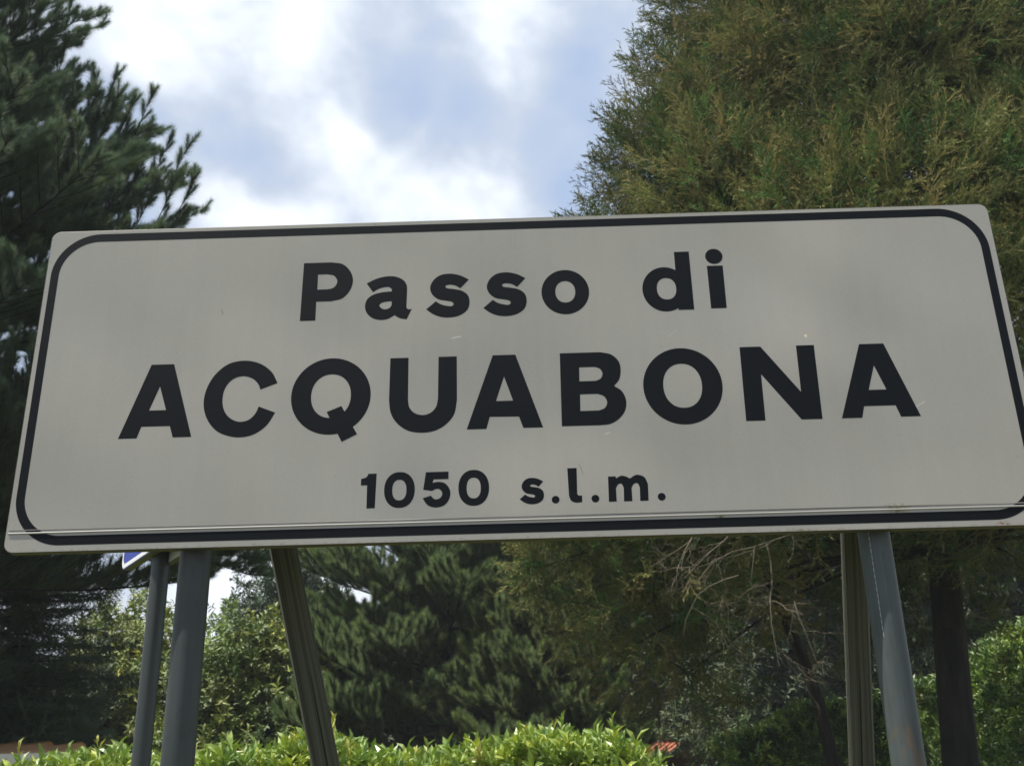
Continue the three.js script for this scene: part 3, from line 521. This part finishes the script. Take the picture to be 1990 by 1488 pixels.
// ------------------------------------------------------------------ cherry-laurel hedges
const laurelG = [0, 1, 2, 3].map((k) => { const B = new Blades(), r = rng(70 + k); B.leaf(V(0, 0, 0), V(0, 1, 0), V(0, 0, 1), 0.105, 0.031, 0.2 + 0.2 * r(), 0.05 + 0.3 * r()); const g = B.build(); return g; });
const laurelTwigs = [leafTwig(21, 0.16, 10, 0.095, 0.03, -0.5), leafTwig(22, 0.2, 11, 0.10, 0.03, -0.7), leafTwig(23, 0.14, 9, 0.085, 0.03, -0.3)];
const laurelMat = (r, g, b) => leafMat(r, g, b, 0.42, { roughness: 0.6, clearcoat: 0.7, clearcoatRoughness: 0.3 });
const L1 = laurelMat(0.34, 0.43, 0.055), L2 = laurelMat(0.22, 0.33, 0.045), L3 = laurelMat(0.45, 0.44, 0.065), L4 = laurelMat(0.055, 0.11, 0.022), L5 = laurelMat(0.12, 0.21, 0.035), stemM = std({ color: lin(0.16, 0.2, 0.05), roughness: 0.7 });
function hedge(label, { path: [[x0, z0], [x1, z1]], depth, top, seed, n, shoots, leaves, group, mats, from = 0.05, scale = 1, slope = 0.15 }) {
  const o = thing('laurel_hedge', label, 'hedge', [(x0 + x1) / 2, 0, (z0 + z1) / 2]), r = rng(seed), ox = o.position.x, oz = o.position.z, l = [[], [], []], dirx = x1 - x0, dirz = z1 - z0, ll = Math.hypot(dirx, dirz), nx = dirz / ll, nz = -dirx / ll, stems = [];
  const at = (u, w) => [x0 + dirx * u + nx * w - ox, z0 + dirz * u + nz * w - oz];
  for (let i = 0; i < n; i++) {
    const u = r(), onTop = r() < 0.62, h = top(u), w = onTop ? (r() - 0.5) * depth : (r() < 0.75 ? -0.5 : 0.5) * depth * (0.85 + 0.2 * r()), y = onTop ? h - 0.2 * r() * r() - 0.06 + 0.10 * fbm(u * ll * 2.2, w * 2.2, seed, 3) : lerp(from, h, Math.sqrt(r())), [x, z] = at(u, onTop || w > 0 ? w : w - slope * (h - y));
    l[i % 3].push({ p: V(x, y, z), d: dirOf(r).multiplyScalar(0.7).add(V(0, onTop ? 0.9 : 0.35, 0)).add(V(-nx * (onTop ? 0 : Math.sign(w)), 0, nz * 0)).normalize(), s: scale * (0.65 + 0.55 * r()), roll: r() * 6.28, c: r() < 0.012 ? [1.1, 0.6, 0.5] : mixTint([0.68, 0.82, 0.75], [1.35, 1.2, 1.0], r()) });
  }
  let left = leaves, k = 0;
  for (const [u, w, rise] of shoots(r)) {
    const [x, z] = at(u, w), h = rise, y0 = top(u) - 0.02, lean = V((r() - 0.5) * 0.35, 1, (r() - 0.5) * 0.35).normalize(), sl = h + 0.1, foot = V(x, y0, z), num = 7 + Math.floor(r() * 4), young = r();
    stems.push(tube([foot.clone().addScaledVector(lean, -0.15), foot.clone().addScaledVector(lean, sl * 0.5), foot.clone().addScaledVector(lean, sl)], 0.005, 0.002, 5));
    for (let i = 0; i < num && left > 0; i++, left--, k++) {
      const t = 0.2 + 0.8 * i / (num - 1), a = i * 2.4 + r(), rad = V(Math.cos(a), 0, Math.sin(a)), d = rad.clone().multiplyScalar(lerp(0.9, 0.28, t)).addScaledVector(lean, lerp(0.5, 1, t)).normalize();
      const m = new THREE.Mesh(laurelG[k % 4], young > 0.6 && t > 0.6 ? mats[2] : mats[k % 2]); m.name = 'leaf';
      const nrm = rad.clone().multiplyScalar(-1).addScaledVector(d, rad.dot(d)).normalize(), s = V().crossVectors(d, nrm);
      m.quaternion.setFromRotationMatrix(new THREE.Matrix4().makeBasis(s, d, nrm)); m.position.copy(foot).addScaledVector(lean, sl * t); m.scale.setScalar(scale * (0.75 + 0.5 * r()) * lerp(1.05, 0.8, t)); m.castShadow = m.receiveShadow = true; o.add(m);
    }
  }
  if (stems.length) { const st = part(o, 'stems', mergeGeometries(stems), stemM); st.userData.kind = 'stuff'; }
  l.forEach((e, i) => stuffPart(o, 'foliage', laurelTwigs[i], mats[i === 2 ? 0 : i], e));
  return o;
}
const bumps = (u, list) => list.reduce((s, [c, w, a]) => s + a * Math.exp(-(((u - c) / w) ** 2)), 0);
hedge('bright green laurel hedge along the foot of the picture, below the middle pine', {
  path: [[-4.6, -6], [1.12, -6]], depth: 0.9, seed: 81, n: 7600, leaves: 300, mats: [L1, L2, L3],
  top: (u) => 1.69 - 0.17 * smooth(0.3 - u, 0, 0.2) + 0.03 * Math.sin(u * 17) + 0.16 * (fbm(u * 24, 1, 5, 3) - 0.5) + bumps(u, [[0.62, 0.03, 0.03], [0.84, 0.05, 0.04], [0.92, 0.03, 0.03], [0.52, 0.03, 0.05], [0.17, 0.02, 0.06]]) - smooth(u, 0.90, 1) * 0.40,
  shoots: (r) => { const a = []; const named = [0.17, 0.265, 0.36, 0.545, 0.565, 0.68, 0.835, 0.905, 0.235, 0.51, 0.74]; for (const u of named) a.push([u, -0.3 + 0.3 * r(), 0.15 + 0.10 * r()]); for (let i = 0; i < 27; i++) a.push([0.12 + 0.87 * (i + r()) / 27, -0.42 + 0.6 * r(), 0.05 + 0.1 * r()]); return a; },
});
hedge('tall sunlit laurel hedge with glossy leaves behind the cypress trunk', {
  path: [[6.7, -18], [12.5, -17.6]], depth: 1.6, slope: 0.75, seed: 83, n: 8500, leaves: 240, mats: [L2, L5, L1], scale: 1.6,
  top: (u) => lerp(2.75, 3.85, smooth(u, 0.05, 0.5)) + 0.08 * Math.sin(u * 19), shoots: (r) => { const a = []; for (let i = 0; i < 30; i++) a.push([0.01 + 0.5 * (i + r()) / 30, -0.6 + 0.8 * r(), 0.04 + 0.1 * r()]); return a; },
});
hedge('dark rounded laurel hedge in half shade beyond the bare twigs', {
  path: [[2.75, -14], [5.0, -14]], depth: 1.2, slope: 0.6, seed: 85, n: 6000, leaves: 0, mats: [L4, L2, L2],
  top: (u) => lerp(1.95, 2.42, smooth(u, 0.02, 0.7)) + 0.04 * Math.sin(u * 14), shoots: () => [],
});

// ------------------------------------------------------------------ garden wall with clay coping, and a tiled roof far behind
{
  const o = thing('garden_wall', 'pale garden wall topped with clay tiles behind the hedge end', 'wall', [-6.4, 0, -9]);
  const t = dataTex(256, 256, (u, v) => { const n = 0.62 + 0.25 * fbm(u * 8, v * 8, 3, 4); return [n, n * 0.98, n * 0.93]; }, true);
  part(o, 'wall', new THREE.BoxGeometry(3.5, 2.0, 0.2).translate(0, 1.0, 0), std({ map: t, roughness: 0.95 }));
  const r = rng(91), mats = [lin(0.55, 0.36, 0.22), lin(0.62, 0.43, 0.28), lin(0.46, 0.3, 0.19)].map((c) => std({ color: c, roughness: 0.9 }));
  const g = new THREE.CylinderGeometry(0.15, 0.17, 0.36, 12, 1, true, 0, Math.PI); g.rotateZ(Math.PI / 2); g.rotateX(-Math.PI / 2); g.scale(1, 0.5, 1);
  const shell = mergeGeometries([g, g.clone().scale(0.98, 0.86, 0.9)]); for (const m of mats) m.side = THREE.DoubleSide;
  for (let i = 0; i < 11; i++) { const m = part(o, 'tile', shell, mats[i % 3]); m.position.set(-1.65 + i * 0.33, 2.005 + 0.006 * r(), (r() - 0.5) * 0.02); m.rotation.z = 0.05 + 0.03 * r(); m.scale.set(1, 0.9 + 0.25 * r(), 1); }
}
{
  const o = thing('house', 'low house with a red tiled roof just showing behind the hedge end', 'house', [4.14, 0, -28]); o.rotation.y = Math.PI / 4;
  // local +z is down the slope towards the viewer's side, local -x runs along the ridge
  const wallM = std({ color: lin(0.5, 0.45, 0.36), roughness: 0.95 }), tileMs = [lin(0.34, 0.13, 0.075), lin(0.42, 0.17, 0.1)].map((c) => std({ color: c, roughness: 0.9 })), dark = std({ color: lin(0.05, 0.035, 0.03), roughness: 0.9 });
  o.rotation.y = -Math.PI / 4;
  part(o, 'wall', new THREE.BoxGeometry(5, 1.5, 4).translate(-2.8, 0.75, 0), wallM);
  const rows = []; const tg = new THREE.CylinderGeometry(0.09, 0.1, 0.36, 6, 1, true, -Math.PI / 2, Math.PI); tg.rotateX(Math.PI / 2);
  const roof = new THREE.Group();
  for (let i = 0; i < 28; i++) for (let j = 0; j < 7; j++) { const q = tg.clone(); q.rotateX(0.42); q.translate(-0.1 - i * 0.19, 2.52 - j * 0.135, 0.15 + j * 0.31); rows.push(q); }
  for (let i = 0; i < 28; i++) for (let j = 0; j < 7; j++) { const q = tg.clone(); q.rotateX(-0.42); q.translate(-0.1 - i * 0.19, 2.52 - j * 0.135, -0.15 - j * 0.31); rows.push(q); }
  const slab = (s) => { const b = new THREE.BoxGeometry(5.4, 0.05, 2.35); b.translate(0, 0, s * 1.175); b.rotateX(s * 0.415); b.translate(-2.7, 2.5, 0); return b; };
  const rm = part(o, 'roof', mergeGeometries([slab(1), slab(-1)].map((b) => b)), tileMs[0]);
  const tm = part(rm, 'tiles', mergeGeometries(rows), tileMs[1]); tm.userData.kind = 'stuff'; tileMs[1].side = THREE.DoubleSide;
  const v = new THREE.BoxGeometry(0.06, 0.16, 2.4); v.translate(0, 0, 1.2); v.rotateX(0.415); v.translate(0.02, 2.47, 0); part(rm, 'barge_board', v, dark);
}

renderer.render(scene, camera);
